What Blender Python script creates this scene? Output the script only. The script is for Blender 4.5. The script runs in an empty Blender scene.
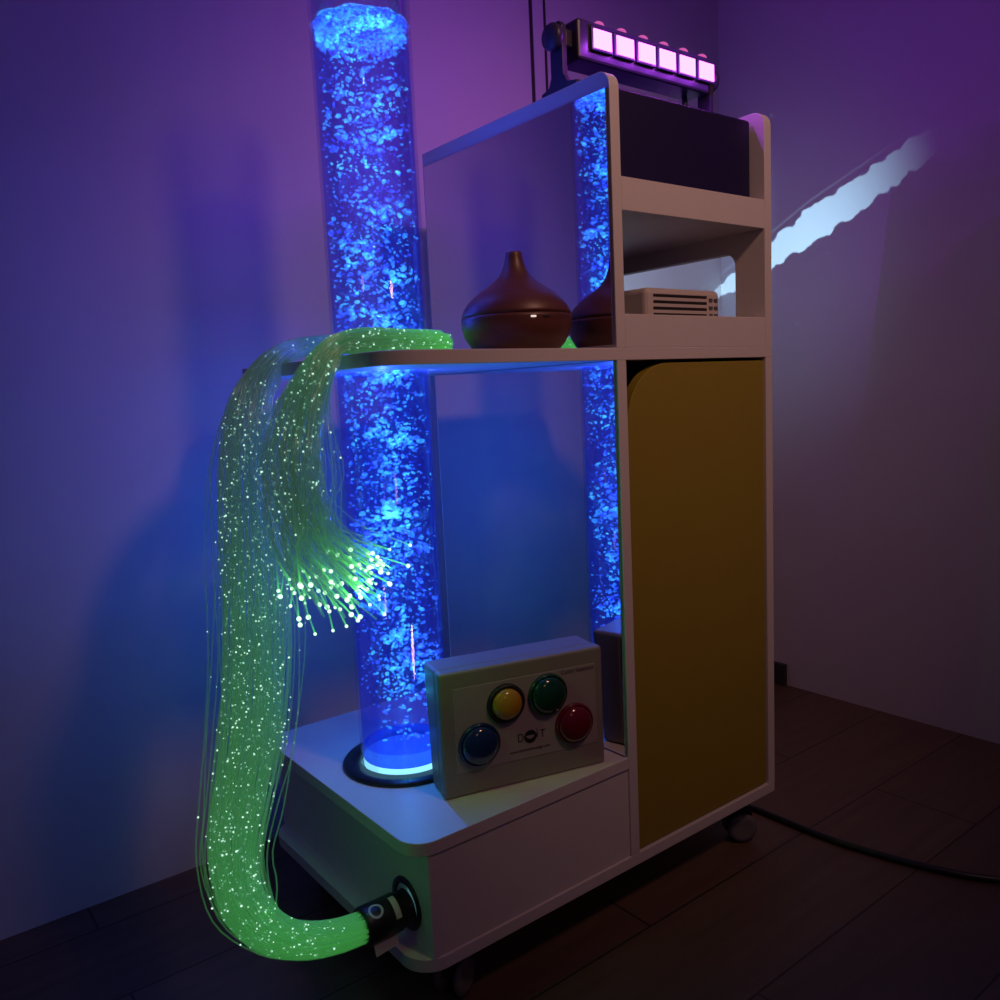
import bpy, bmesh, math, random
import numpy as np
from mathutils import Vector, Matrix
random.seed(7)
rng = np.random.default_rng(11)
S = bpy.context.scene
COL = S.collection
PI = math.pi

# ------------------------------------------------------------------ materials
def new_mat(name):
    m = bpy.data.materials.new(name); m.use_nodes = True
    nt = m.node_tree; nt.nodes.clear()
    return m, nt, nt.nodes, nt.links

def out(nt, sock):
    o = nt.nodes.new('ShaderNodeOutputMaterial'); nt.links.new(sock, o.inputs['Surface'])

def plain(name, col, rough=0.5, metal=0.0, spec=0.5, noise=0.0, nscale=40, bump=0.0, emit=None, es=0.0, coat=0.0):
    m, nt, N, L = new_mat(name)
    b = N.new('ShaderNodeBsdfPrincipled')
    b.inputs['Base Color'].default_value = (*col, 1); b.inputs['Roughness'].default_value = rough
    b.inputs['Metallic'].default_value = metal; b.inputs['Specular IOR Level'].default_value = spec
    b.inputs['Coat Weight'].default_value = coat
    if emit:
        b.inputs['Emission Color'].default_value = (*emit, 1); b.inputs['Emission Strength'].default_value = es
    tc = N.new('ShaderNodeTexCoord')
    nz = N.new('ShaderNodeTexNoise'); nz.inputs['Scale'].default_value = nscale; nz.inputs['Detail'].default_value = 3
    L.new(tc.outputs['Object'], nz.inputs['Vector'])
    if noise:
        r = N.new('ShaderNodeMapRange'); r.inputs['To Min'].default_value = 1 - noise; r.inputs['To Max'].default_value = 1 + noise
        L.new(nz.outputs['Fac'], r.inputs['Value'])
        mx = N.new('ShaderNodeVectorMath'); mx.operation = 'SCALE'; mx.inputs[0].default_value = col
        L.new(r.outputs['Result'], mx.inputs['Scale']); L.new(mx.outputs['Vector'], b.inputs['Base Color'])
    if bump:
        bp = N.new('ShaderNodeBump'); bp.inputs['Strength'].default_value = bump; bp.inputs['Distance'].default_value = 0.002
        L.new(nz.outputs['Fac'], bp.inputs['Height']); L.new(bp.outputs['Normal'], b.inputs['Normal'])
    out(nt, b.outputs['BSDF'])
    return m

def emitter(name, col, strength, sample=True):
    m, nt, N, L = new_mat(name)
    e = N.new('ShaderNodeEmission'); e.inputs['Color'].default_value = (*col, 1); e.inputs['Strength'].default_value = strength
    out(nt, e.outputs['Emission'])
    if not sample: m.cycles.emission_sampling = 'NONE'
    return m

M = {}
M['white'] = plain('white_laminate', (.72, .70, .69), .42, noise=.03, nscale=12)
M['yellow'] = plain('yellow_laminate', (.33, .265, .028), .5, noise=.04, nscale=14)
M['wall'] = plain('painted_wall', (.53, .51, .54), .8, noise=.03, nscale=5, bump=.1)
M['ceiling'] = plain('ceiling_paint', (.6, .58, .56), .9)
M['mirror'] = plain('mirror_acrylic', (.80, .80, .84), .015, metal=1.0)
M['black'] = plain('black_plastic', (.012, .012, .014), .35)
M['blackmat'] = plain('black_vinyl', (.006, .003, .055), .55, noise=.2, nscale=200, bump=.05)  # the light bar's violet glare is put into this near-black blue
M['rubber'] = plain('grey_rubber', (.16, .16, .17), .25)
M['chrome'] = plain('dull_metal', (.35, .35, .36), .3, metal=1.0)
M['sticker'] = plain('paper_sticker', (.55, .55, .55), .6)
M['case'] = plain('grey_case_plastic', (.25, .23, .205), .5, noise=.03)
M['plate'] = plain('label_plate', (.33, .285, .29), .35)
M['ink'] = plain('printed_ink', (.012, .012, .012), .5)
M['projector'] = plain('projector_plastic', (.62, .58, .56), .4)
M['dark'] = plain('dark_slot', (.02, .018, .02), .5)
M['uvbody'] = plain('uv_bar_housing', (.045, .035, .08), .4)
M['baseboard'] = plain('dark_baseboard', (.03, .025, .025), .5)

def wood(name, a, b_, sc, rough):
    m, nt, N, L = new_mat(name)
    b = N.new('ShaderNodeBsdfPrincipled'); b.inputs['Roughness'].default_value = rough
    tc = N.new('ShaderNodeTexCoord'); mp = N.new('ShaderNodeMapping'); mp.inputs['Scale'].default_value = sc
    nz = N.new('ShaderNodeTexNoise'); nz.inputs['Scale'].default_value = 9; nz.inputs['Detail'].default_value = 6
    nz.inputs['Distortion'].default_value = .6
    cr = N.new('ShaderNodeValToRGB'); cr.color_ramp.elements[0].color = (*a, 1); cr.color_ramp.elements[1].color = (*b_, 1)
    cr.color_ramp.elements[0].position = .35; cr.color_ramp.elements[1].position = .65
    L.new(tc.outputs['Object'], mp.inputs['Vector']); L.new(mp.outputs['Vector'], nz.inputs['Vector'])
    L.new(nz.outputs['Fac'], cr.inputs['Fac']); L.new(cr.outputs['Color'], b.inputs['Base Color'])
    out(nt, b.outputs['BSDF'])
    return m
M['diffuser'] = wood('dark_wood_grain', (.105, .037, .026), (.145, .052, .035), (1, 1, 7), .42)

def floor_mat():
    m, nt, N, L = new_mat('wood_plank_floor')
    b = N.new('ShaderNodeBsdfPrincipled'); b.inputs['Roughness'].default_value = .5
    tc = N.new('ShaderNodeTexCoord')
    br = N.new('ShaderNodeTexBrick'); br.inputs['Scale'].default_value = 1
    br.inputs['Brick Width'].default_value = 1.3; br.inputs['Row Height'].default_value = .19
    br.inputs['Mortar Size'].default_value = .0018; br.inputs['Color1'].default_value = (.12, .072, .05, 1)
    br.inputs['Color2'].default_value = (.09, .054, .037, 1); br.inputs['Mortar'].default_value = (.02, .012, .01, 1)
    mp0 = N.new('ShaderNodeMapping'); mp0.inputs['Location'].default_value = (.33, .022, 0)
    L.new(tc.outputs['Object'], mp0.inputs['Vector']); L.new(mp0.outputs['Vector'], br.inputs['Vector'])
    mp = N.new('ShaderNodeMapping'); mp.inputs['Scale'].default_value = (1.2, 14, 1)
    nz = N.new('ShaderNodeTexNoise'); nz.inputs['Scale'].default_value = 4; nz.inputs['Detail'].default_value = 6
    L.new(tc.outputs['Object'], mp.inputs['Vector']); L.new(mp.outputs['Vector'], nz.inputs['Vector'])
    r = N.new('ShaderNodeMapRange'); r.inputs['To Min'].default_value = .6; r.inputs['To Max'].default_value = 1.4
    L.new(nz.outputs['Fac'], r.inputs['Value'])
    mx = N.new('ShaderNodeVectorMath'); mx.operation = 'SCALE'
    L.new(br.outputs['Color'], mx.inputs[0]); L.new(r.outputs['Result'], mx.inputs['Scale'])
    L.new(mx.outputs['Vector'], b.inputs['Base Color']); out(nt, b.outputs['BSDF'])
    return m
M['floor'] = floor_mat()

def clear_mat(name, tint, gloss=1.0, emit=None, es=0.0, rough=.02, ior=1.45, gmax=.35):
    m, nt, N, L = new_mat(name)
    t = N.new('ShaderNodeBsdfTransparent'); t.inputs['Color'].default_value = (*tint, 1)
    g = N.new('ShaderNodeBsdfGlossy'); g.inputs['Roughness'].default_value = rough
    f = N.new('ShaderNodeFresnel'); f.inputs['IOR'].default_value = ior
    mn = N.new('ShaderNodeMath'); mn.operation = 'MINIMUM'; mn.inputs[1].default_value = gmax
    L.new(f.outputs['Fac'], mn.inputs[0])
    mx = N.new('ShaderNodeMixShader'); L.new(mn.outputs[0], mx.inputs['Fac'])
    L.new(t.outputs['BSDF'], mx.inputs[1]); L.new(g.outputs['BSDF'], mx.inputs[2])
    s = mx.outputs['Shader']
    if emit:
        e = N.new('ShaderNodeEmission'); e.inputs['Color'].default_value = (*emit, 1); e.inputs['Strength'].default_value = es
        a = N.new('ShaderNodeAddShader'); L.new(s, a.inputs[0]); L.new(e.outputs['Emission'], a.inputs[1]); s = a.outputs['Shader']
        m.cycles.emission_sampling = 'NONE'
    out(nt, s)
    return m
M['acrylic'] = clear_mat('clear_acrylic', (.93, .93, 1.0), emit=(.02, .04, 1.0), es=.014, gmax=.25)
M['water'] = clear_mat('lit_water', (.72, .74, .98), emit=(.012, .03, 1.0), es=.055, gmax=.05)  # blue haze in the water is put in as faint emission

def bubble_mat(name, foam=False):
    # air bubbles; the foot lamp's scattered light is put in as emission colour
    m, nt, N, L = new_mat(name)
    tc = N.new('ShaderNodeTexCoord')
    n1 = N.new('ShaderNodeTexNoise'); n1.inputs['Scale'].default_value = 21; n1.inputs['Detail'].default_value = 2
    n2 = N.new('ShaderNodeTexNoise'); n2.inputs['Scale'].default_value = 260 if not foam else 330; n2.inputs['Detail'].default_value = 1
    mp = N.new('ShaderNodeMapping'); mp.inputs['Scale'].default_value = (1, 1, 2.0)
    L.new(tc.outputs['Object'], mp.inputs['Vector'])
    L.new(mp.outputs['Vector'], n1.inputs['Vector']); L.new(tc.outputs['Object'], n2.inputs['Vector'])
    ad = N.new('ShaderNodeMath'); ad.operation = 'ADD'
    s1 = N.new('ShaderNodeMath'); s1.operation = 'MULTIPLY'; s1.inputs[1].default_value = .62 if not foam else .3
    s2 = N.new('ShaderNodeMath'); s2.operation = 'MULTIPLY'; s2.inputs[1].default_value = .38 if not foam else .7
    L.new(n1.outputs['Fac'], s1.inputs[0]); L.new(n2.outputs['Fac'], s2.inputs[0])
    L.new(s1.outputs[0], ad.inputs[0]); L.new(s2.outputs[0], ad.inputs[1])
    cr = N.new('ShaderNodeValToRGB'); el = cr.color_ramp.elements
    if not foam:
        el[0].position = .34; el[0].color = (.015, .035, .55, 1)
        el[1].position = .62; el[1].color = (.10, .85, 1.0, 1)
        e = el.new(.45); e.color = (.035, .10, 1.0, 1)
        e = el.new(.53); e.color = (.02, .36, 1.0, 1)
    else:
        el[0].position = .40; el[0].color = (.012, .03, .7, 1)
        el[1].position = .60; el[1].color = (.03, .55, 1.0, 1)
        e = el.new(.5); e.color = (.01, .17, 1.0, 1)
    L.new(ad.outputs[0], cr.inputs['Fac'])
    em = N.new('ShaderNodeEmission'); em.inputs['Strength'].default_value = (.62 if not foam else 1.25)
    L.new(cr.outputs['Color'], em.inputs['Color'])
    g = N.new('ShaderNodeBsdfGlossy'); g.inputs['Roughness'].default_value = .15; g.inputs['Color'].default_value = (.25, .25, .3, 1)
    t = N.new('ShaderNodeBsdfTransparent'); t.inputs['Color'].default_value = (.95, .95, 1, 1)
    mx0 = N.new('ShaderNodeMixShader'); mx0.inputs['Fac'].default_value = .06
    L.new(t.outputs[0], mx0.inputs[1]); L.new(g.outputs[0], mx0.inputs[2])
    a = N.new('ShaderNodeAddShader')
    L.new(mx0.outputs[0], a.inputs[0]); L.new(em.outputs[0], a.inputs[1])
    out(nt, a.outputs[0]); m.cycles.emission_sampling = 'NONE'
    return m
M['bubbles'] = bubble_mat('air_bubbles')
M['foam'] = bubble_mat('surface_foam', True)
M['tubefoot'] = emitter('tube_lamp_glow', (.30, .88, 1.0), 1.5, False)
M['tubefoot_deep'] = clear_mat('lit_foot_ring', (.05, .10, .55), emit=(.006, .10, 1.0), es=.30)
M['uvled'] = emitter('uv_led', (1.0, .20, .96), 3.6)
M['uvtop'] = emitter('pink_dome_glow', (1.0, .16, .62), .62, False)  # pink flare glow given to the added domes
M['tip'] = emitter('fibre_tip', (.58, 1.0, .64), 1.7, False)
M['spark'] = emitter('side_glow', (.62, 1.0, .78), 1.15, False)
M['pilot'] = emitter('pilot_lamp', (1, .8, .7), .9, False)

def fibre_mat():
    m, nt, N, L = new_mat('optical_fibre')
    at = N.new('ShaderNodeAttribute'); at.attribute_name = 'leak'
    t = N.new('ShaderNodeBsdfTransparent'); t.inputs['Color'].default_value = (.86, .92, .9, 1)
    d = N.new('ShaderNodeBsdfTranslucent'); d.inputs['Color'].default_value = (.58, .68, .64, 1)
    d2 = N.new('ShaderNodeBsdfDiffuse'); d2.inputs['Color'].default_value = (.58, .68, .64, 1)
    g = N.new('ShaderNodeBsdfGlossy'); g.inputs['Roughness'].default_value = .12
    e = N.new('ShaderNodeEmission'); e.inputs['Color'].default_value = (.06, .60, .03, 1)
    L.new(at.outputs['Fac'], e.inputs['Strength'])
    e0 = N.new('ShaderNodeEmission'); e0.inputs['Color'].default_value = (.38, .56, .58, 1); e0.inputs['Strength'].default_value = .0095  # pale light from tube and lamps put in as constant emission
    m0 = N.new('ShaderNodeMixShader'); m0.inputs[0].default_value = .5; L.new(d.outputs[0], m0.inputs[1]); L.new(d2.outputs[0], m0.inputs[2])
    m1 = N.new('ShaderNodeMixShader'); m1.inputs[0].default_value = .22; L.new(m0.outputs[0], m1.inputs[1]); L.new(g.outputs[0], m1.inputs[2])
    m2 = N.new('ShaderNodeMixShader'); m2.inputs[0].default_value = .20; L.new(t.outputs[0], m2.inputs[1]); L.new(m1.outputs[0], m2.inputs[2])
    a = N.new('ShaderNodeAddShader'); L.new(m2.outputs[0], a.inputs[0]); L.new(e.outputs[0], a.inputs[1])
    a2 = N.new('ShaderNodeAddShader'); L.new(a.outputs[0], a2.inputs[0]); L.new(e0.outputs[0], a2.inputs[1])
    out(nt, a2.outputs[0]); m.cycles.emission_sampling = 'NONE'
    return m
M['fibre'] = fibre_mat()

def gel(name, col):
    m, nt, N, L = new_mat(name)
    b = N.new('ShaderNodeBsdfPrincipled'); b.inputs['Base Color'].default_value = (*col, 1)
    b.inputs['Roughness'].default_value = .12; b.inputs['Coat Weight'].default_value = .6
    out(nt, b.outputs['BSDF']); return m
M['b_blue'] = gel('blue_button_plastic', (.010, .028, .12)); M['b_yellow'] = gel('yellow_button_plastic', (.5, .26, .016))
M['b_green'] = gel('green_button_plastic', (.005, .05, .024)); M['b_red'] = gel('red_button_plastic', (.15, .006, .01))

# ------------------------------------------------------------------ helpers
def link(name, me, mat=None, parent=None, smooth=False):
    o = bpy.data.objects.new(name, me); COL.objects.link(o)
    if mat: me.materials.append(mat)
    if parent: o.parent = parent
    if smooth:
        me.polygons.foreach_set('use_smooth', [True] * len(me.polygons))
    return o

def thing(name, label, cat, loc=(0, 0, 0), rotz=0, group=None):
    o = bpy.data.objects.new(name, None); COL.objects.link(o)
    o.location = loc; o.rotation_euler = (0, 0, rotz); o.empty_display_size = .05
    o['label'] = label; o['category'] = cat
    if group: o['group'] = group
    return o

def tag(o, label, cat):
    o['label'] = label; o['category'] = cat; return o

def bm_box(bm, lo, hi, bev=0.0, seg=2):
    lo = Vector(lo); hi = Vector(hi); c = (lo + hi) / 2; d = hi - lo
    g = bmesh.ops.create_cube(bm, size=1, matrix=Matrix.Translation(c) @ Matrix.Diagonal((*d, 1)))
    if bev:
        es = list({e for v in g['verts'] for e in v.link_edges})
        bmesh.ops.bevel(bm, geom=es, offset=bev, segments=seg, affect='EDGES', profile=.5)

def done(bm, name, mat, parent=None, smooth=False, kind=None):
    me = bpy.data.meshes.new(name); bm.normal_update(); bm.to_mesh(me); bm.free()
    o = link(name, me, mat, parent, smooth)
    if kind: o['kind'] = kind
    return o

def box(name, lo, hi, mat, parent=None, bev=.0012, seg=2, kind=None):
    bm = bmesh.new(); bm_box(bm, lo, hi, bev, seg)
    return done(bm, name, mat, parent, kind=kind)

def rrect(x0, y0, x1, y1, r):
    """rounded rectangle; r = radii (x0y0, x1y0, x1y1, x0y1)"""
    pts = []
    for (cx, cy, sx, sy, a0, rad) in ((x0, y0, 1, 1, PI, r[0]), (x1, y0, -1, 1, 1.5 * PI, r[1]), (x1, y1, -1, -1, 0, r[2]), (x0, y1, 1, -1, .5 * PI, r[3])):
        if rad <= 0: pts.append((cx, cy)); continue
        n = 18
        for i in range(n + 1):
            a = a0 + .5 * PI * i / n
            pts.append((cx + sx * rad + rad * math.cos(a), cy + sy * rad + rad * math.sin(a)))
    return pts

def circle(cx, cy, r, n=64):
    return [(cx + r * math.cos(2 * PI * i / n), cy + r * math.sin(2 * PI * i / n)) for i in range(n)]

def plate(name, loops, w0, w1, axes, mat, parent=None, bev=.001):
    """flat board cut from 2-D loops; axes 'xy' (w = z), 'yz' (w = x), 'xz' (w = y)"""
    cu = bpy.data.curves.new('outline', 'CURVE'); cu.dimensions = '2D'; cu.fill_mode = 'BOTH'
    for lp in loops:
        sp = cu.splines.new('POLY'); sp.points.add(len(lp) - 1); sp.use_cyclic_u = True
        for p, q in zip(sp.points, lp): p.co = (q[0], q[1], 0, 1)
    cu.extrude = (w1 - w0) / 2 - bev; cu.bevel_depth = bev; cu.bevel_resolution = 1; cu.offset = -bev
    tmp = bpy.data.objects.new('outline', cu); COL.objects.link(tmp)
    dg = bpy.context.evaluated_depsgraph_get(); dg.update()
    me = bpy.data.meshes.new_from_object(tmp.evaluated_get(dg))
    bpy.data.objects.remove(tmp); bpy.data.curves.remove(cu)
    c = (w0 + w1) / 2
    R = {'xy': Matrix(((1, 0, 0, 0), (0, 1, 0, 0), (0, 0, 1, c), (0, 0, 0, 1))),
         'yz': Matrix(((0, 0, 1, c), (1, 0, 0, 0), (0, 1, 0, 0), (0, 0, 0, 1))),
         'xz': Matrix(((1, 0, 0, 0), (0, 0, -1, c), (0, 1, 0, 0), (0, 0, 0, 1)))}[axes]
    me.transform(R); me.name = name; me.materials.clear()
    bm = bmesh.new(); bm.from_mesh(me); bmesh.ops.remove_doubles(bm, verts=bm.verts, dist=1e-5)
    bmesh.ops.recalc_face_normals(bm, faces=bm.faces)
    for f in bm.faces: f.smooth = False
    bm.to_mesh(me); bm.free()
    return link(name, me, mat, parent)

def lathe(bm, prof, n=64, M_=None, cap=True):
    rings = []
    for r, z in prof:
        if r < 1e-6: rings.append([bm.verts.new((0, 0, z))])
        else: rings.append([bm.verts.new((r * math.cos(2 * PI * i / n), r * math.sin(2 * PI * i / n), z)) for i in range(n)])
    for A, B in zip(rings, rings[1:]):
        for i in range(n):
            j = (i + 1) % n
            if len(A) == 1 and len(B) == 1: continue
            if len(A) == 1: bm.faces.new((A[0], B[i], B[j]))
            elif len(B) == 1: bm.faces.new((A[i], A[j], B[0]))
            else: bm.faces.new((A[i], A[j], B[j], B[i]))
    vs = [v for r in rings for v in r]
    if M_ is not None: bmesh.ops.transform(bm, matrix=M_, verts=vs)
    return vs

def turned(name, prof, mat, parent=None, M_=None, n=64, smooth=True):
    bm = bmesh.new(); lathe(bm, prof, n, M_); bmesh.ops.recalc_face_normals(bm, faces=bm.faces)
    return done(bm, name, mat, parent, smooth)

def tube_mesh(paths, radii, sides=6):
    """paths: list of (n,3) arrays -> verts, faces, per-vertex parameter"""
    V, F, T = [], [], []; base = 0
    for P, r in zip(paths, radii):
        n = len(P); tan = np.gradient(P, axis=0); tan /= np.linalg.norm(tan, axis=1)[:, None] + 1e-9
        u = np.cross(tan[0], (0.3, .9, .25)); u /= np.linalg.norm(u); us = [u]
        for k in range(1, n):
            u = us[-1] - tan[k] * (us[-1] @ tan[k]); us.append(u / np.linalg.norm(u))
        us = np.array(us); ws = np.cross(tan, us)
        a = np.arange(sides) * 2 * PI / sides
        ring = P[:, None, :] + r * (np.cos(a)[None, :, None] * us[:, None, :] + np.sin(a)[None, :, None] * ws[:, None, :])
        V.append(ring.reshape(-1, 3)); arc = np.concatenate([[0], np.cumsum(np.linalg.norm(np.diff(P, axis=0), axis=1))]); T.append(np.repeat(arc / arc[-1], sides))
        for k in range(n - 1):
            for i in range(sides):
                j = (i + 1) % sides
                F.append((base + k * sides + i, base + k * sides + j, base + (k + 1) * sides + j, base + (k + 1) * sides + i))
        F.append(tuple(base + i for i in range(sides))[::-1]); F.append(tuple(base + (n - 1) * sides + i for i in range(sides)))
        base += n * sides
    return np.concatenate(V), F, np.concatenate(T)

def py_mesh(name, V, F):
    me = bpy.data.meshes.new(name); me.from_pydata([tuple(map(float, v)) for v in V], [], F); me.update(); return me

def spline(pts, n):
    P = np.array(pts, float); P = np.vstack([2 * P[0] - P[1], P, 2 * P[-1] - P[-2]])
    d = np.linalg.norm(np.diff(P[1:-1], axis=0), axis=1); s = np.concatenate([[0], np.cumsum(d)]); s /= s[-1]
    o = []
    for t in np.linspace(0, 1, n):
        k = min(np.searchsorted(s, t, side='right') - 1, len(s) - 2); f = (t - s[k]) / (s[k + 1] - s[k] + 1e-12)
        a, b, c, e = P[k], P[k + 1], P[k + 2], P[k + 3]
        o.append(.5 * (2 * b + (c - a) * f + (2 * a - 5 * b + 4 * c - e) * f * f + (3 * b - a - 3 * c + e) * f ** 3))
    return np.array(o)

def lamp(name, kind, loc, col, power, radius=.02, target=None, **kw):
    l = bpy.data.lights.new(name, kind); l.color = col; l.energy = power
    if kind == 'AREA': l.size = kw.get('size', .5)
    else: l.shadow_soft_size = radius
    if kind == 'SPOT': l.spot_size = kw.get('angle', 1.0); l.spot_blend = kw.get('blend', .3)
    o = bpy.data.objects.new(name, l); COL.objects.link(o); o.location = loc
    if target is not None: o.rotation_euler = (Vector(target) - Vector(loc)).to_track_quat('-Z', 'Y').to_euler()
    return o

# ------------------------------------------------------------------ dimensions
ZF = -.065                      # floor
XL, XM, XR, D = -.070, .3069, .6705, .466
T = .018
Z0, ZL = .0247, .1997           # underside of base plate, top of lid
ZSB, ZST, ZT = .7823, .7997, 1.1699
XT, YT, RT = .0626, .2283, .0687
YW, XW = .6233, 1.35

# ------------------------------------------------------------------ the room
def structure(o): o['kind'] = 'structure'; return o
structure(box('floor', (-1.8, -2.8, ZF - .05), (XW + .1, YW + .1, ZF), M['floor'], bev=0))
structure(box('wall_back', (-1.8, YW, ZF), (XW + .1, YW + .1, 2.4), M['wall'], bev=0))
structure(box('wall_right', (XW, -2.8, ZF), (XW + .1, YW, 2.4), M['wall'], bev=0))
structure(box('wall_left', (-1.9, -2.8, ZF), (-1.8, YW + .1, 2.4), M['wall'], bev=0))
structure(box('wall_front', (-1.9, -2.9, ZF), (XW + .1, -2.8, 2.4), M['wall'], bev=0))
structure(box('ceiling', (-1.9, -2.9, 2.4), (XW + .1, YW + .1, 2.5), M['ceiling'], bev=0))
structure(box('baseboard_right', (XW - .014, .427, ZF), (XW, YW, ZF + .058), M['baseboard']))
structure(box('shadow_strip_1', (.7065, YW - .003, ZF), (.7135, YW, 2.4), M['baseboard'], bev=.0005))  # dark strip standing in for a shadow gap
structure(box('shadow_strip_2', (.7435, YW - .003, ZF), (.7525, YW, 2.4), M['baseboard'], bev=.0005))  # second dark strip, drawn as the shade of a gap
structure(box('trim_3', (.7135, YW - .005, ZF), (.7435, YW, 2.4), M['wall'], bev=.001))

# ------------------------------------------------------------------ the trolley cabinet
cab = thing('sensory_trolley', 'white wheeled cabinet with yellow door, open shelves, mirrored side and low base box', 'cabinet', (.3, .23, Z0))
def P(o):                                    # keep world placement under a moved Empty
    o.matrix_parent_inverse = Matrix.Translation(-cab.location); return o
W, YE = M['white'], M['yellow']
P(plate('base_plate', [rrect(XL, 0, XR, D, (.042, .002, .002, .042))], Z0, Z0 + T, 'xy', W, cab))
zb = Z0 + T
for y0 in (.003, D - .022):                                       # front and back boards of the base box
    P(box('base_box_panel', (-.047, y0, zb), (XM, y0 + .018, ZL - T), W, cab, .0008))
P(plate('base_box_side', [rrect(.021, zb, D - .022, ZL - T, (0, 0, 0, 0)), circle(.062, .092, .0295, 40)], -.047, -.029, 'yz', W, cab, bev=.0005))
P(plate('lid', [rrect(XL, 0, XM - .0005, D, (.036, 0, 0, .036)), circle(XT, YT, .072)], ZL - T, ZL, 'xy', W, cab))
P(plate('middle_shelf', [rrect(-.064, 0, XR, .4745, (.05, .002, .002, .05)), circle(XT, YT, .0765)], ZSB, ZST, 'xy', W, cab))
tcut = rrect(.0586, .826, .40, .9576, (.022, .022, .022, .022))
for x in (XM, XR - T):
    o = P(plate('side_panel', [rrect(0, zb, D - .002, ZSB, (0, 0, 0, 0))], x, x + T, 'yz', W, cab))
    loops = [rrect(0, ZST, D - .002, ZT, (0, 0, .002, .022))]
    if x > .5: loops.append(tcut)
    o = P(plate('side_panel', loops, x, x + T, 'yz', W, cab))
P(box('back_panel', (XM + T, D - .022, zb), (XR - T, D - .006, ZSB), W, cab))
P(box('back_panel', (XM + T, D - .022, ZST), (XR - T, D - .006, 1.15), W, cab))
xi0, xi1 = XM + T + .0003, XR - T - .0003
P(box('upper_shelf', (xi0, .018, .9871), (xi1, D - .022, 1.003), W, cab, .0008))
P(box('shelf_lip', (xi0, .0005, .9871), (xi1, .018, 1.0322), W, cab, .0008))
P(box('shelf_lip', (xi0, .0005, ZST), (xi1, .018, .8465), W, cab, .0008))
d = P(plate('door', [rrect(xi0 + .0025, zb + .0025, xi1 - .0015, ZSB - .005, (.002, .002, .004, .088))], .004, .021, 'xz', YE, cab))
d['label'] = 'yellow door with a large rounded finger cut-out at its top left corner'
# hinges inside the cabinet door
for z in (.14, .66):
    box('hinge', (xi1 - .045, .0212, z), (xi1 - .004, .032, z + .045), M['chrome'], d, .003)
m1 = P(box('mirror', (XM - .0042, .004, ZST + .004), (XM - .0002, .455, 1.1447), M['mirror'], cab, .0004))
m2 = P(box('mirror', (XM - .0042, .004, ZL + .002), (XM - .0002, .455, ZSB - .0005), M['mirror'], cab, .0004))
m1['label'] = 'upper mirror sheet above the shelf'; m2['label'] = 'lower mirror sheet below the shelf'
# four swivel castors
def ring_z(x, y, r, z0, z1): return [(0, z0), (r, z0), (r, z1), (0, z1)]
for (cx, cy, rot) in ((.004, .052, .5), (.612, .052, -.55), (.004, .41, .9), (.612, .41, 1.2)):
    c = thing('castor', '', 'x', (cx, cy, Z0)); del c['label']; del c['category']
    c.parent = cab; c.matrix_parent_inverse = Matrix.Translation(-cab.location)
    c.rotation_euler = (0, 0, rot)
    bm = bmesh.new(); bm_box(bm, (-.024, -.024, -.004), (.024, .024, -.0004), .002)
    lathe(bm, [(0, -.016), (.014, -.016), (.014, -.004), (0, -.004)], 24)
    o = done(bm, 'castor_plate', M['chrome'], c)
    bm = bmesh.new()
    bm_box(bm, (-.014, -.0075, -.03), (.03, .0075, -.015), .005)
    lathe(bm, [(0, -.008), (.021, -.008), (.021, .008), (0, .008)], 32, Matrix.Translation((.016, 0, -.045)) @ Matrix.Rotation(PI / 2, 4, 'X'))
    done(bm, 'castor_fork', M['black'], c)
    for s in (-1, 1):
        prof = [(0, -.0065), (.017, -.0065), (.0245, -.005), (.0265, 0), (.0245, .005), (.017, .0065), (.012, .0055), (0, .0055)]
        zc = -(Z0 - ZF) + .0265
        turned('castor_wheel', prof, M['rubber'], c, Matrix.Translation((.016, s * .0148, zc)) @ Matrix.Rotation(-s * PI / 2, 4, 'X'), 40)

# ------------------------------------------------------------------ the bubble tube
bt = thing('bubble_tube', 'tall clear water column glowing blue with rising air bubbles, standing through the shelf', 'bubble tube', (XT, YT, ZL + .0004))
ZWT = 1.05          # water level above the lid
turned('acrylic_tube', [(RT, .004), (RT, 1.15), (RT - .004, 1.15), (RT - .004, .004), (RT, .004)], M['acrylic'], bt, n=96)
turned('collar', [(RT + .0008, .0), (.0958, 0), (.0962, .003), (.094, .006), (RT + .0008, .007), (RT + .0008, 0)], M['black'], bt, n=96)
turned('water', [(0, .034), (RT - .0045, .034), (RT - .0045, ZWT - .0015), (0, ZWT - .0015)], M['water'], bt, n=96)
turned('lamp_disc', [(0, .0010), (RT - .0042, .0010), (RT - .0042, .0125), (0, .0125)], M['tubefoot'], bt, n=96)
turned('lamp_housing', [(RT - .0042, .0132), (RT - .0042, .030), (.05, .0335), (0, .0335)], M['tubefoot_deep'], bt, n=96)
# rippled foamy water surface
bm = bmesh.new(); nr, na = 22, 72; rows = []
for i in range(nr + 1):
    r = (RT - .0046) * i / nr
    row = []
    for k in range(1 if i == 0 else na):
        a = 2 * PI * k / na
        z = ZWT + .0015 * math.sin(9 * a + i) * (i / nr) + random.uniform(-.0016, .0016)
        row.append(bm.verts.new((r * math.cos(a), r * math.sin(a), z)))
    rows.append(row)
for A, B in zip(rows, rows[1:]):
    for k in range(na):
        j = (k + 1) % na
        if len(A) == 1: bm.faces.new((A[0], B[k], B[j]))
        else: bm.faces.new((A[k], B[k], B[j], A[j]))
done(bm, 'water_surface', M['foam'], bt)
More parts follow.
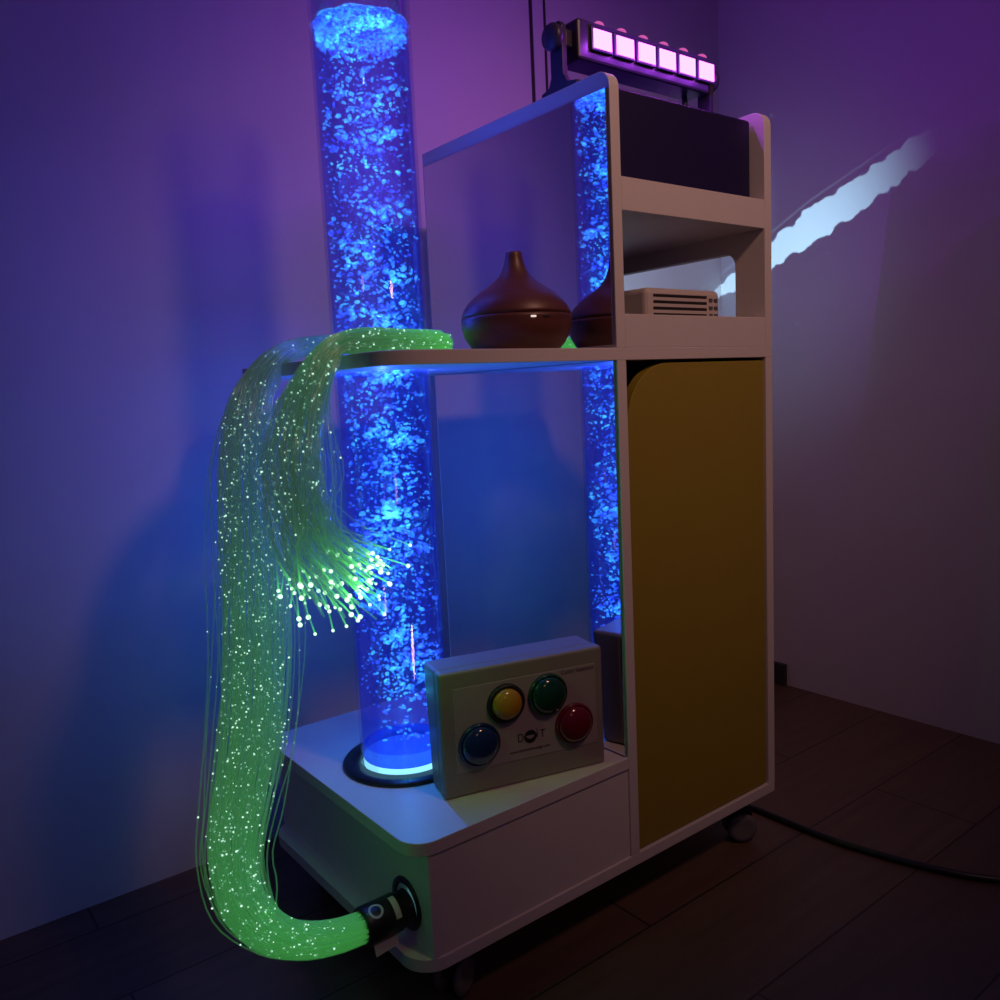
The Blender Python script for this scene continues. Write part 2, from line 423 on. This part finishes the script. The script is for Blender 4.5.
# the bubbles: uncountable, one part
bm = bmesh.new(); bmesh.ops.create_icosphere(bm, subdivisions=1, radius=1)
ICO = np.array([v.co[:] for v in bm.verts]); ICF = np.array([[v.index for v in f.verts] for f in bm.faces]); bm.free()
def blobs(C, A, rots):
    n = len(C); V = ICO[None] * A[:, None, :]
    V = np.einsum('nij,nkj->nki', rots, V) + C[:, None, :]
    F = (ICF[None] + (np.arange(n) * len(ICO))[:, None, None]).reshape(-1, 3)
    return V.reshape(-1, 3), [tuple(map(int, f)) for f in F]
def rand_rot(n, tilt):
    a = rng.uniform(0, 2 * PI, n); b = rng.normal(0, tilt, n); c = rng.normal(0, tilt, n)
    R = np.zeros((n, 3, 3))
    for i in range(n):
        R[i] = np.array(Matrix.Rotation(b[i], 3, 'X') @ Matrix.Rotation(c[i], 3, 'Y') @ Matrix.Rotation(a[i], 3, 'Z'))
    return R
RW = RT - .0062
def in_tube(n, zlo, zhi, edge=.62):
    a = rng.uniform(0, 2 * PI, n); r = RW * rng.uniform(0, 1, n) ** edge
    return np.stack([r * np.cos(a), r * np.sin(a), rng.uniform(zlo, zhi, n)], 1)
cl = []
C1 = in_tube(3000, .10, ZWT - .02); cl.append((C1, rng.uniform(.0006, .0021, 3000)))          # fine bubbles
C2 = in_tube(750, .16, ZWT - .03); cl.append((C2, rng.uniform(.0018, .0042, 750)))            # middling ones
for k in range(62):                                                                            # swarms of larger ones
    c0 = in_tube(1, .12, ZWT - .03)[0]; n = int(rng.integers(8, 26))
    q = c0 + rng.normal(0, 1, (n, 3)) * (.015, .015, .006); rr = np.hypot(q[:, 0], q[:, 1]); s = np.minimum(1, RW / rr)
    q[:, 0] *= s; q[:, 1] *= s; q[:, 2] = np.clip(q[:, 2], .05, ZWT - .01)
    cl.append((q, rng.uniform(.0018, .0056, n)))
C4 = in_tube(150, .036, .16); C4[:, :2] = C4[:, :2] * .8; C4[:, :2] += (.008, -.008); cl.append((C4, rng.uniform(.001, .0042, 150)))
C5 = in_tube(700, ZWT - .024, ZWT - .004, .22); cl.append((C5, rng.uniform(.0014, .0040, 700)))
C = np.concatenate([c for c, _ in cl]); r = np.concatenate([s for _, s in cl])
keep = np.hypot(C[:, 0], C[:, 1]) < RW; C, r = C[keep], r[keep]; n = len(C)
A = np.stack([r * rng.uniform(.8, 1.7, n), r * rng.uniform(.7, 1.3, n), r * rng.uniform(.35, .9, n)], 1)
lim = (RT - .0052 - np.hypot(C[:, 0], C[:, 1])) / np.max(A, axis=1); A *= np.minimum(1, np.maximum(lim, .15))[:, None]
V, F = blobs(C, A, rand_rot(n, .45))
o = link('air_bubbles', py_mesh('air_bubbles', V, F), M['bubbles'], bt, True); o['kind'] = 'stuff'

# ------------------------------------------------------------------ the optical fibre bundle
fb = thing('fibre_optic_bundle', 'bundle of green glowing optical fibres looped over the shelf around the bubble tube', 'fibre optic lights', (-.06, .06, .09))
def F_(o): o.matrix_parent_inverse = Matrix.Translation(-fb.location); return o
rx = Matrix.Translation((-.116, .060, .0885)) @ Matrix.Rotation(PI / 2, 4, 'Y')
con = F_(turned('connector', [(0, .001), (.0235, .001), (.0245, .004), (.0245, .050), (.0225, .052), (.0225, .0655), (.0235, .0665), (0, .0665)], M['black'], fb, rx, 48))
# loosely wrapped sticker, ring mark and a loose paper flap on the connector
def patch(name, x0, x1, a0, a1, r, mat, hole=False):
    bm = bmesh.new(); ns = 14; g = []
    for i in range(ns + 1):
        a = a0 + (a1 - a0) * i / ns
        g.append([bm.verts.new((x, .060 + rr * math.cos(a), .0885 + rr * math.sin(a))) for x, rr in ((x0, r), (x1, r), (x1, r + .0005), (x0, r + .0005))])
    for p, q in zip(g, g[1:]):
        for k in range(4): bm.faces.new((p[k], p[(k + 1) % 4], q[(k + 1) % 4], q[k]))
    bm.faces.new(g[0][::-1]); bm.faces.new(g[-1]); bmesh.ops.recalc_face_normals(bm, faces=bm.faces)
    return done(bm, name, mat, con)
s = patch('sticker', -.078, -.070, math.radians(95), math.radians(165), .0247, M['sticker']); s['label'] = 'narrow white paper sticker'
bm = bmesh.new()
ns = 28; g = []
for i in range(ns):                       # round ring-shaped sticker lying on the curved connector
    th = 2 * PI * i / ns; q = []
    for rr in (.0068, .0098):
        x = -.1 + rr * math.cos(th); a = math.radians(118) + rr * math.sin(th) / .0247
        for h in (.0247, .0252): q.append(bm.verts.new((x, .060 + h * math.cos(a), .0885 + h * math.sin(a))))
    g.append(q)
for i in range(ns):
    p, q = g[i], g[(i + 1) % ns]
    for a, b in ((0, 1), (1, 3), (3, 2), (2, 0)): bm.faces.new((p[a], p[b], q[b], q[a]))
bmesh.ops.recalc_face_normals(bm, faces=bm.faces)
s = done(bm, 'sticker', M['sticker'], con); s['label'] = 'round white ring-shaped sticker'
bm = bmesh.new()
vs = [bm.verts.new(v) for v in ((-.108, .0445, .069), (-.075, .0445, .069), (-.075, .040, .0585), (-.108, .039, .056), (-.108, .0451, .0692), (-.075, .0451, .0692), (-.075, .0406, .0585), (-.108, .0396, .056))]
for f in ((0, 1, 2, 3), (7, 6, 5, 4), (0, 4, 5, 1), (1, 5, 6, 2), (2, 6, 7, 3), (3, 7, 4, 0)): bm.faces.new([vs[i] for i in f])
s = done(bm, 'sticker', M['sticker'], con); s['label'] = 'loose paper flap peeling under the connector'
fl = turned('socket_ring', [(.0262, -.0013), (.0345, -.0013), (.035, .0005), (.033, .0009), (.0262, .0009)], M['black'], cab, Matrix.Translation((-.048, .062, .092)) @ Matrix.Rotation(PI / 2, 4, 'Y'), 48)
P(fl)

main = [(-.112, .060, .0885), (-.150, .060, .0930), (-.194, .062, .1070), (-.231, .069, .1330), (-.249, .087, .1680), (-.247, .112, .2120), (-.226, .140, .2600), (-.194, .170, .3280), (-.167, .200, .4300),
        (-.150, .226, .5420), (-.138, .250, .6590), (-.122, .266, .7360), (-.090, .282, .7880), (-.040, .302, .8190), (.030, .324, .8300), (.085, .323, .8290),
        (.131, .282, .823), (.146, .225, .8190), (.126, .165, .8180), (.085, .128, .8175), (.030, .112, .8175), (-.035, .108, .8180), (-.078, .107, .8040), (-.112, .103, .7600), (-.134, .097, .7100), (-.147, .086, .6600)]
rad = [.0185, .0195, .0210, .025, .029, .032, .037, .042, .045, .044, .039, .031, .023, .019, .018, .017, .0165, .0155, .0155, .0150, .0155, .016, .018, .025, .032, .039]
flat = [1] * 11 + [.95, .85, .75, .7, .75, .85, 1.0, 1.0, 1.0, 1.0, .95, .8, .85, 1, 1]
mainP = np.array(main)
def tails(k):
    u = rng.uniform()
    if u < .5: e = np.array((-.128, .040, .524)); sp = (.023, .018, .020)
    elif u < .87: e = np.array((-.068, .052, .540)); sp = (.017, .013, .017)
    else: e = np.array((-.166, .052, .528)); sp = (.012, .014, .018)
    return e + rng.normal(0, 1, 3) * sp
# frames carried along the bundle without twist
TG = np.gradient(mainP, axis=0); TG /= np.linalg.norm(TG, axis=1)[:, None]
FS = [np.array((0, 1.0, 0))]
for k in range(1, len(mainP)):
    q = FS[-1] - TG[k] * (FS[-1] @ TG[k]); FS.append(q / np.linalg.norm(q))
FS = np.array(FS); FB = np.cross(TG, FS)
def strand(k, stray=False):
    th = rng.uniform(0, 2 * PI); rr = math.sqrt(rng.uniform(0, 1)); th2 = th + rng.normal(0, .5)
    if stray: rr = rng.uniform(1.05, 1.45)
    pts = []; np_ = len(main)
    for i, c in enumerate(mainP):
        m = i / (np_ - 1); a = th * (1 - m) + th2 * m
        f = rr if (3 < i < 11 or i > 23) else min(rr, 1.0)
        j = rng.normal(0, .06, 2) if 2 < i else (0, 0)
        off = rad[i] * ((f * math.cos(a) + j[0]) * FS[i] + (f * math.sin(a) + j[1]) * FB[i])
        off[2] *= flat[i]
        pts.append(c + off)
    e = tails(k); a0 = pts[-1]
    mid = a0 * .5 + e * .5 + np.array((-.016, -.004, -.014)) + rng.normal(0, .003, 3)
    pts += [mid, e]
    Q = spline(pts, 720)
    # rest on the shelf, hang clear of its edge and keep out of the water column and the base box
    dx = Q[:, :2] - (XT, YT); dd = np.linalg.norm(dx, axis=1)
    inn = dd < RT + .0022
    Q[inn, :2] = np.array((XT, YT)) + dx[inn] / dd[inn, None] * (RT + .0022)
    top = (Q[:, 0] > -.055) & (Q[:, 2] > ZSB) & (Q[:, 2] < ZST + .0024); Q[top, 2] = ZST + .0024
    ex = np.stack([Q[:, 0] + .055, Q[:, 2] - .791], 1); er = np.linalg.norm(ex, axis=1)
    near = (Q[:, 0] <= -.055) & (er < .0175)
    Q[near, 0] = -.055 + ex[near, 0] / er[near] * .0175; Q[near, 2] = .791 + ex[near, 1] / er[near] * .0175
    low = (Q[:, 0] > -.0725) & (Q[:, 2] < .791) & (Q[:, 2] > .765); Q[low, 0] = -.0725
    zone = (Q[:, 0] > -.09) & (Q[:, 0] < -.035) & (Q[:, 2] > .755) & (Q[:, 2] < .83)
    Q = Q[zone | (np.arange(720) % 6 == 0) | (np.arange(720) == 719)]
    o_ = [Q[0]]
    for q0, q1 in zip(Q, Q[1:]):                            # bend round the shelf edge, never across it
        lo, hi = (q0, q1) if q0[2] < q1[2] else (q1, q0)
        if lo[0] < -.064 and hi[0] > -.0665 and lo[2] < .799 and hi[2] > .800:
            o_.append(np.array((-.0680, (q0[1] + q1[1]) / 2, .8040)))
        o_.append(q1)
    Q = np.array(o_)
    return Q
def leak(t):
    """light that escapes sideways: near the lamp end and in the tight bends"""
    return .0022 + .050 * np.exp(-(t / .19) ** 2) + .012 * np.exp(-((t - .25) / .12) ** 2) + .115 * np.exp(-((t - .68) / .085) ** 2) + .006 * np.exp(-((t - .84) / .1) ** 2) + .05 * np.exp(-((t - 1.0) / .03) ** 2) + .45 * np.exp(-((t - 1.0) / .007) ** 2)
def fibre_object(name, paths, parent, span=1.0):
    V, F, Tt = tube_mesh(paths, [.00105] * len(paths), 5)
    me = py_mesh(name, V, F); at = me.attributes.new('leak', 'FLOAT', 'POINT'); at.data.foreach_set('value', leak(Tt * span).astype('f'))
    return F_(link(name, me, M['fibre'], parent, True))
allp = []
TIP = bmesh.new(); bmesh.ops.create_icosphere(TIP, subdivisions=2, radius=.0027); tip_me = bpy.data.meshes.new('glowing_tip'); TIP.to_mesh(tip_me); TIP.free()
tip_me.materials.append(M['tip']); tip_me.polygons.foreach_set('use_smooth', [True] * len(tip_me.polygons))
for k in range(92):
    p = strand(k, stray=(k % 11 == 5)); allp.append(p)
    o = fibre_object('fibre_strand', [p], fb)
    t = bpy.data.objects.new('glowing_tip', tip_me); COL.objects.link(t); t.parent = o; t.location = Vector(p[-1]); 
    sc = rng.uniform(.55, 1.2); t.scale = (sc, sc, sc)
rest = [strand(k, stray=(k % 12 == 3)) for k in range(150)]
rest = [p[:int(rng.uniform(.955, .99) * len(p))] if rng.uniform() < .7 else p for p in rest]
o = fibre_object('fibre_strands', rest, fb, .972); o['kind'] = 'stuff'
allp += rest
# pin-prick light points along the fibres
C, Sz = [], []
for p in allp:
    arc = np.concatenate([[0], np.cumsum(np.linalg.norm(np.diff(p, axis=0), axis=1))]); arc /= arc[-1]
    for t in rng.uniform(0.02, .95, rng.poisson(14)):
        if .46 < t < .72 and rng.uniform() < .6: continue
        q = np.array([np.interp(t, arc, p[:, k]) for k in range(3)])
        if q[0] > -.078 and .765 < q[2] < .806: continue
        C.append(q + rng.normal(0, .0006, 3)); Sz.append(rng.uniform(.0006, .0015))
C = np.array(C); r = np.array(Sz)
V, F = blobs(C, np.stack([r, r, r], 1), np.repeat(np.eye(3)[None], len(C), 0))
o = F_(link('side_glow_points', py_mesh('side_glow_points', V, F), M['spark'], fb)); o['kind'] = 'stuff'

# ------------------------------------------------------------------ the colour selector box
ang = math.radians(-14.76)
ctl = thing('button_box', 'grey control box with four round coloured push buttons leaning on the base box lid', 'control box', (.0292, .0753, ZL), ang)
HW, HH, DD = .2490, .1775, .0585
bm = bmesh.new(); bm_box(bm, (0, 0, .0002), (HW, .020, HH), .0045, 3); done(bm, 'front_frame', M['case'], ctl)
bm = bmesh.new(); bm_box(bm, (.0015, .020, .0012), (HW - .0015, DD, HH - .0012), .005, 3)
for v in bm.verts: v.co.y += .015 * (v.co.z / HH) * (v.co.y - .02) / (DD - .02)
done(bm, 'rear_case', M['case'], ctl)
pl = box('label_plate', (.019, -.0008, .035), (.2365, .004, .154), M['plate'], ctl, .0006)
def button(e, z, ro, rd, mat, what, ringmat=None):
    base = Matrix.Translation((e, -.0008, z)) @ Matrix.Rotation(PI / 2, 4, 'X')
    rg = turned('button', [(0, 0), (ro, 0), (ro, .003), (ro - .0015, .0055), (rd + .0008, .0062), (rd + .0004, .003), (0, .003)], ringmat or mat, ctl, base, 64)
    prof = [(rd, .0028)] + [(rd * math.cos(a), .0045 + .0125 * math.sin(a)) for a in np.linspace(0, PI / 2, 12)]
    prof[-1] = (0, prof[-1][1])
    dm = turned('button_dome', prof, mat, rg, base, 64); rg['label'] = what
    return rg
button(.0530, .0705, .0306, .0270, M['b_blue'], 'blue push button at the lower left')
button(.0950, .1210, .0280, .0222, M['b_yellow'], 'yellow push button with a dark ring', M['ink'])
button(.1590, .1220, .0302, .0262, M['b_green'], 'dark green push button at the top')
button(.1990, .0715, .0300, .0264, M['b_red'], 'red push button at the lower right')
def text(name, s, e, z, h, mat, parent, align='CENTER', squash=1.0):
    cu = bpy.data.curves.new('lettering', 'FONT'); cu.body = s; cu.size = h; cu.align_x = align; cu.align_y = 'CENTER'; cu.extrude = .0001
    tmp = bpy.data.objects.new('lettering', cu); COL.objects.link(tmp)
    dg = bpy.context.evaluated_depsgraph_get(); dg.update(); me = bpy.data.meshes.new_from_object(tmp.evaluated_get(dg))
    bpy.data.objects.remove(tmp); bpy.data.curves.remove(cu)
    me.transform(Matrix.Translation((e, -.0010, z)) @ Matrix.Rotation(PI / 2, 4, 'X') @ Matrix.Diagonal((squash, 1, 1, 1))); me.materials.clear(); me.name = name
    return link(name, me, mat, parent)
text('lettering', 'Color Selector', .2345, .1485, .0088, M['ink'], pl, 'RIGHT')['label'] = 'Color Selector heading'
text('lettering', 'D', .1150, .0655, .0175, M['ink'], pl, squash=.8)['label'] = 'letter D of the DOIT mark'
text('lettering', 'i', .1405, .0685, .0185, M['ink'], pl)['label'] = 'letter I of the DOIT mark'
text('lettering', 'T', .1490, .0660, .0165, M['ink'], pl, squash=.8)['label'] = 'letter T of the DOIT mark'
text('lettering', 'www.doittechnology.com', .1290, .0475, .0060, M['ink'], pl)['label'] = 'web address line'
lens = [(.0085 * math.cos(a), .0026 * math.sin(a) + .0015 * math.cos(a) ** 2 - .0005) for a in np.linspace(0, 2 * PI, 24, endpoint=False)]
em = plate('emblem', [circle(.1300, .0655, .0095, 40), [(.1300 + u * .75, .0655 + v) for u, v in lens]], -.00115, -.00085, 'xz', M['ink'], pl, bev=.0)
em['label'] = 'round black emblem with a pale slit, the O of the DOIT mark'
# four small rubber feet
for e in (.02, HW - .02):
    for y in (.012, .05): pass

# ------------------------------------------------------------------ the aroma diffuser
df = thing('aroma_diffuser', 'dark brown teardrop shaped wood-look aroma diffuser standing on the shelf by the mirror', 'aroma diffuser', (.202, .09, ZST + .0004))
low = [(0, 0), (.055, 0), (.0585, .0018), (.0665, .0105), (.0735, .0225), (.0768, .0355), (.0772, .0440), (.0770, .0482), (.0, .0482)]
up = [(0, .0490), (.0764, .0490), (.0755, .0535), (.0725, .0605), (.0675, .0675), (.0605, .0745), (.0515, .0818), (.0405, .0890), (.0310, .0955), (.0238, .1025), (.0185, .1100), (.0150, .1180), (.0128, .1255), (.0116, .1310), (.0114, .1350), (.0108, .1362), (.0082, .1362), (.0075, .1250), (0, .1240)]
turned('water_tank', low, M['diffuser'], df, n=72); turned('cover', up, M['diffuser'], df, n=72)
a = math.radians(-112)
for (da, w, mat, nm) in ((0, .0075, M['pilot'], 'pilot_light'), (.24, .009, M['dark'], 'power_button')):
    aa = a + da
    o = box(nm, (-w / 2, -.0012, -.0013), (w / 2, .0012, .0013), mat, df, .0006)
    o.location = (.0770 * math.cos(aa), .0770 * math.sin(aa), .0425); o.rotation_euler = (0, 0, aa + PI / 2)

# ------------------------------------------------------------------ the projector
pj = thing('projector', 'small white projector on the lower open shelf of the cabinet, lens towards the cut-out', 'projector', (.545, .19, ZST + .0004))
bm = bmesh.new(); bm_box(bm, (-.093, -.115, .012), (.088, .11, .0975), .009, 3); done(bm, 'housing', M['projector'], pj)
bm = bmesh.new()
for i in range(6):
    z = .034 + i * .0098; bm_box(bm, (-.078, -.1165, z), (.052, -.1145, z + .0042), .0008, 1)
done(bm, 'vent_grille', M['dark'], pj)
for j in range(2):
    for i in range(4):
        x = .058 + j * .013; z = .040 + i * .0125
        box('vent_slot', (x, -.1165, z), (x + .009, -.1145, z + .006), M['chrome'], pj, .0008)
for i, (y, z) in enumerate(((-.02, .07), (-.02, .05), (.02, .07), (.02, .048))):
    box('port', (-.0945, y, z), (-.0925, y + .018, z + .010), M['dark'], pj, .001)
turned('lens', [(0, -.006), (.021, -.006), (.021, .008), (.018, .009), (.016, .004), (0, .0065)], M['black'], pj, Matrix.Translation((.089, .03, .062)) @ Matrix.Rotation(PI / 2, 4, 'Y'), 40)
for x in (-.07, .065):
    for y in (-.09, .085): turned('foot', [(0, 0), (.009, 0), (.009, .0125), (0, .0125)], M['rubber'], pj, Matrix.Translation((x, y, 0)), 20)

# ------------------------------------------------------------------ the black box in the top compartment
bb = thing('black_box', 'plain black box filling the top compartment of the white cabinet', 'box', (.4887, .15, 1.0034))
bm = bmesh.new(); bm_box(bm, (-.1600, -.1272, .0035), (.1588, .13, .1545), .004, 3); done(bm, 'casing', M['blackmat'], bb)
bm = bmesh.new(); bm_box(bm, (-.157, -.1245, .150), (.156, .127, .1560), .003, 2); done(bm, 'cover', M['blackmat'], bb)
for x in (-.14, .14):
    for y in (-.11, .11): turned('foot', [(0, 0), (.008, 0), (.008, .0036), (0, .0036)], M['rubber'], bb, Matrix.Translation((x, y, 0)), 16)

# ------------------------------------------------------------------ the ultraviolet light bar
uv = thing('uv_light_bar', 'black light bar with six square violet lamps standing on top of the cabinet', 'light bar', (.48, .085, ZT))
def U(o): return o
zc = .074
bm = bmesh.new(); bm_box(bm, (-.146, .000, zc - .030), (.146, .046, zc + .026), .004, 2)
for i in range(9): bm_box(bm, (-.138, .046, zc - .024 + i * .0055), (.138, .056, zc - .0215 + i * .0055), 0)
done(bm, 'housing', M['uvbody'], uv)
for i in range(6):
    x = -.1013 + i * .0470 - .0005
    o = box('lamp_frame', (x - .0215, -.0045, zc - .0155), (x + .0215, .0005, zc + .0175), M['uvbody'], uv, .0015)
    bm = bmesh.new(); bm_box(bm, (x - .0182, -.0060, zc - .0120), (x + .0182, -.0040, zc + .0142), .0009, 2); done(bm, 'lamp_lens', M['uvled'], o)
for i in range(6):
    x = -.0918 + i * .0470
    turned('glow_dome', [(.0095, -.001), (.0095, .002), (.0082, .0055), (.0052, .0080), (0, .0088)], M['uvtop'], uv, Matrix.Translation((x, .014, zc + .026)), 24)  # glowing domes added for the pink flare arcs over the lamps
for s in (-1, 1):
    # bracket arm rising from a foot that lies along the side panel
    xb = s * .164
    prof = [(-.040, 0), (.036, 0), (.036, .006), (.020, .010), (.014, .022), (.014, .088), (.008, .095), (-.006, .095), (-.012, .088), (-.012, .022), (-.020, .010), (-.040, .006)]
    o = plate('bracket', [[(y + .022, z + .0003) for y, z in prof]], xb - .0045, xb + .0045, 'yz', M['uvbody'], uv, bev=.0008)
    turned('clamp_knob', [(0, 0), (.017, 0), (.0185, .003), (.0185, .010), (.016, .013), (0, .013)], M['uvbody'], o, Matrix.Translation((xb + s * .0045, .023, zc)) @ Matrix.Rotation(s * PI / 2, 4, 'Y'), 24)
    box('pivot_block', (min(xb - s * .0045, s * .146), .012, zc - .012), (max(xb - s * .0045, s * .146), .034, zc + .012), M['uvbody'], o, .002)
cp = spline([(.118, .03, zc - .028), (.119, .030, zc - .045), (.112, .034, zc - .062), (.098, .05, zc - .078), (.09, .09, zc - .082)], 24)
V, F, _ = tube_mesh([cp], [.0048], 10); link('cable', py_mesh('cable', V, F), M['uvbody'], uv, True)

# ------------------------------------------------------------------ cable on the floor
cp = spline([(.67, .30, ZF + .0062), (.70, .16, ZF + .0062), (.722, .085, ZF + .0062), (.724, .02, ZF + .0062), (.735, -.12, ZF + .0062), (.80, -.30, ZF + .0062), (.95, -.42, ZF + .0062), (1.25, -.46, ZF + .0062)], 60)
V, F, _ = tube_mesh([cp], [.006], 10)
tag(link('power_cable', py_mesh('power_cable', V, F), M['black'], None, True), 'black power cable lying on the dark floor right of the cabinet', 'cable')

# ------------------------------------------------------------------ light
# the water column: its lamp's light leaves the tube along its whole height
ZK = np.array([.232, .30, .40, .55, .70, .80, .95, 1.20]); PK = np.array([.12, .11, .22, .50, .50, .33, .22, .16]) * 1.15
CK = np.array([(.05, .9, .85), (.05, .75, .95), (.045, .28, 1), (.045, .14, 1), (.045, .13, 1), (.06, .11, 1), (.09, .10, 1), (.11, .11, 1)])
for z in [.232] + [.30 + .0285 * k for k in range(33)]:
    c = [float(np.interp(z, ZK, CK[:, i])) for i in range(3)]
    lamp('bubble_tube_light', 'POINT', (XT, YT, z), c, float(np.interp(z, ZK, PK)) * (1 if z < .25 else .475), 0)
# fibre tips and the fibre bundle itself
lamp('fibre_tip_light', 'POINT', (-.10, .02, .525), (.12, 1, .10), .15, 0)
lamp('fibre_tip_light', 'POINT', (-.06, .02, .545), (.12, 1, .10), .15, 0)
lamp('fibre_bundle_light', 'POINT', (-.20, .02, .17), (.16, 1, .06), .02, 0)
# ultraviolet lamps and an added row of wall fill
for i in range(6):
    lamp('uv_lamp_and_fill_light', 'POINT', (.48 - .1018 + i * .047, .085 - .022, ZT + .075), (.50, .06, 1.0), .10, .004)
    lamp('uv_lamp_and_fill_light', 'POINT', (.48 - .1018 + i * .047, .138, ZT + .119), (.38, .03, 1.0), .62, 0)  # added above the bar's rear to throw violet onto the back wall
# projector beam with its picture
ps = lamp('projector_beam', 'SPOT', (.648, .22, .862), (.45, .80, 1.0), 16.0, .002, (1.35, .66, 1.02), angle=math.radians(92), blend=.9)
ld = ps.data; ld.use_nodes = True; nt = ld.node_tree; N, L = nt.nodes, nt.links
em = next(n for n in N if n.type == 'EMISSION')
tc = N.new('ShaderNodeTexCoord'); sx = N.new('ShaderNodeSeparateXYZ'); L.new(tc.outputs['Normal'], sx.inputs[0])
def mth(op, a, b=None, c=None):
    n = N.new('ShaderNodeMath'); n.operation = op
    for i, v in enumerate((a, b, c)):
        if v is None: continue
        if isinstance(v, (int, float)): n.inputs[i].default_value = v
        else: L.new(v, n.inputs[i])
    return n.outputs[0]
az = mth('ABSOLUTE', sx.outputs[2])
u = mth('DIVIDE', sx.outputs[0], az); v = mth('DIVIDE', sx.outputs[1], az)
cb = N.new('ShaderNodeCombineXYZ'); L.new(u, cb.inputs[0]); L.new(v, cb.inputs[1])
nz = N.new('ShaderNodeTexNoise'); nz.inputs['Scale'].default_value = 16; nz.inputs['Detail'].default_value = 4; L.new(cb.outputs[0], nz.inputs['Vector'])
band = mth('ADD', mth('ADD', v, mth('MULTIPLY', u, -.594)), .0528)
rough = mth('ADD', band, mth('MULTIPLY', mth('SUBTRACT', nz.outputs['Fac'], .5), .07))
half = mth('MINIMUM', mth('MAXIMUM', mth('ADD', .016, mth('MULTIPLY', u, .125)), .012), .060)
on = mth('LESS_THAN', mth('ABSOLUTE', rough), half)
streak = mth('LESS_THAN', mth('ABSOLUTE', mth('SUBTRACT', band, mth('ADD', half, .028))), .004)
side = mth('MINIMUM', mth('MAXIMUM', mth('MULTIPLY', mth('SUBTRACT', .24, u), 8), 0), 1)
vo = N.new('ShaderNodeTexVoronoi'); vo.inputs['Scale'].default_value = 13; L.new(cb.outputs[0], vo.inputs['Vector'])
star = mth('LESS_THAN', vo.outputs['Distance'], .07)
tot = mth('ADD', mth('ADD', .085, mth('MULTIPLY', mth('MULTIPLY', side, mth('MINIMUM', 1, mth('MAXIMUM', 0, mth('MULTIPLY', mth('SUBTRACT', .42, mth('ABSOLUTE', v)), 6)))), .38)), mth('ADD', mth('MULTIPLY', on, 2.6), mth('ADD', mth('MULTIPLY', streak, .25), mth('MULTIPLY', star, .3))))
L.new(tot, em.inputs['Strength'])
# the room's dim warm lamp behind the camera and a fainter warm lamp to its left
lamp('room_spot_light', 'SPOT', (.30, -1.08, 1.85), (1.0, .51, .37), 27, .10, (.54, 0, 1.0), angle=math.radians(68), blend=1.0)
lamp('left_lamp_light', 'AREA', (-.55, -2.2, 1.75), (1.0, .52, .36), .8, size=.25, target=(.35, 0, .75))
w = bpy.data.worlds.new('dim_room'); S.world = w; w.use_nodes = True
w.node_tree.nodes['Background'].inputs['Color'].default_value = (.02, .015, .02, 1); w.node_tree.nodes['Background'].inputs['Strength'].default_value = .3

# ------------------------------------------------------------------ camera
cam = bpy.data.cameras.new('camera'); co = bpy.data.objects.new('camera', cam); COL.objects.link(co); S.camera = co
yaw, pitch, roll, fpx = .653, -.1273, .0477, 843.09
fw = Vector((math.sin(yaw) * math.cos(pitch), math.cos(yaw) * math.cos(pitch), math.sin(pitch)))
rt = Vector((math.cos(yaw), -math.sin(yaw), 0)); dn = fw.cross(rt)
r2 = math.cos(roll) * rt + math.sin(roll) * dn; d2 = -math.sin(roll) * rt + math.cos(roll) * dn
mw = Matrix((( r2.x, -d2.x, -fw.x, -.55392), (r2.y, -d2.y, -fw.y, -.84085), (r2.z, -d2.z, -fw.z, .74618), (0, 0, 0, 1)))
co.matrix_world = mw; cam.sensor_fit = 'HORIZONTAL'; cam.sensor_width = 36; cam.lens = fpx / 1000 * 36; cam.clip_start = .02

S.view_settings.view_transform = 'Standard'; S.view_settings.look = 'None'; S.view_settings.gamma = 1; S.view_settings.use_curve_mapping = False
S.view_settings.exposure = 0.0
S.cycles.transparent_max_bounces = 48; S.cycles.max_bounces = 8; S.cycles.caustics_reflective = False; S.cycles.sample_clamp_indirect = 3.0
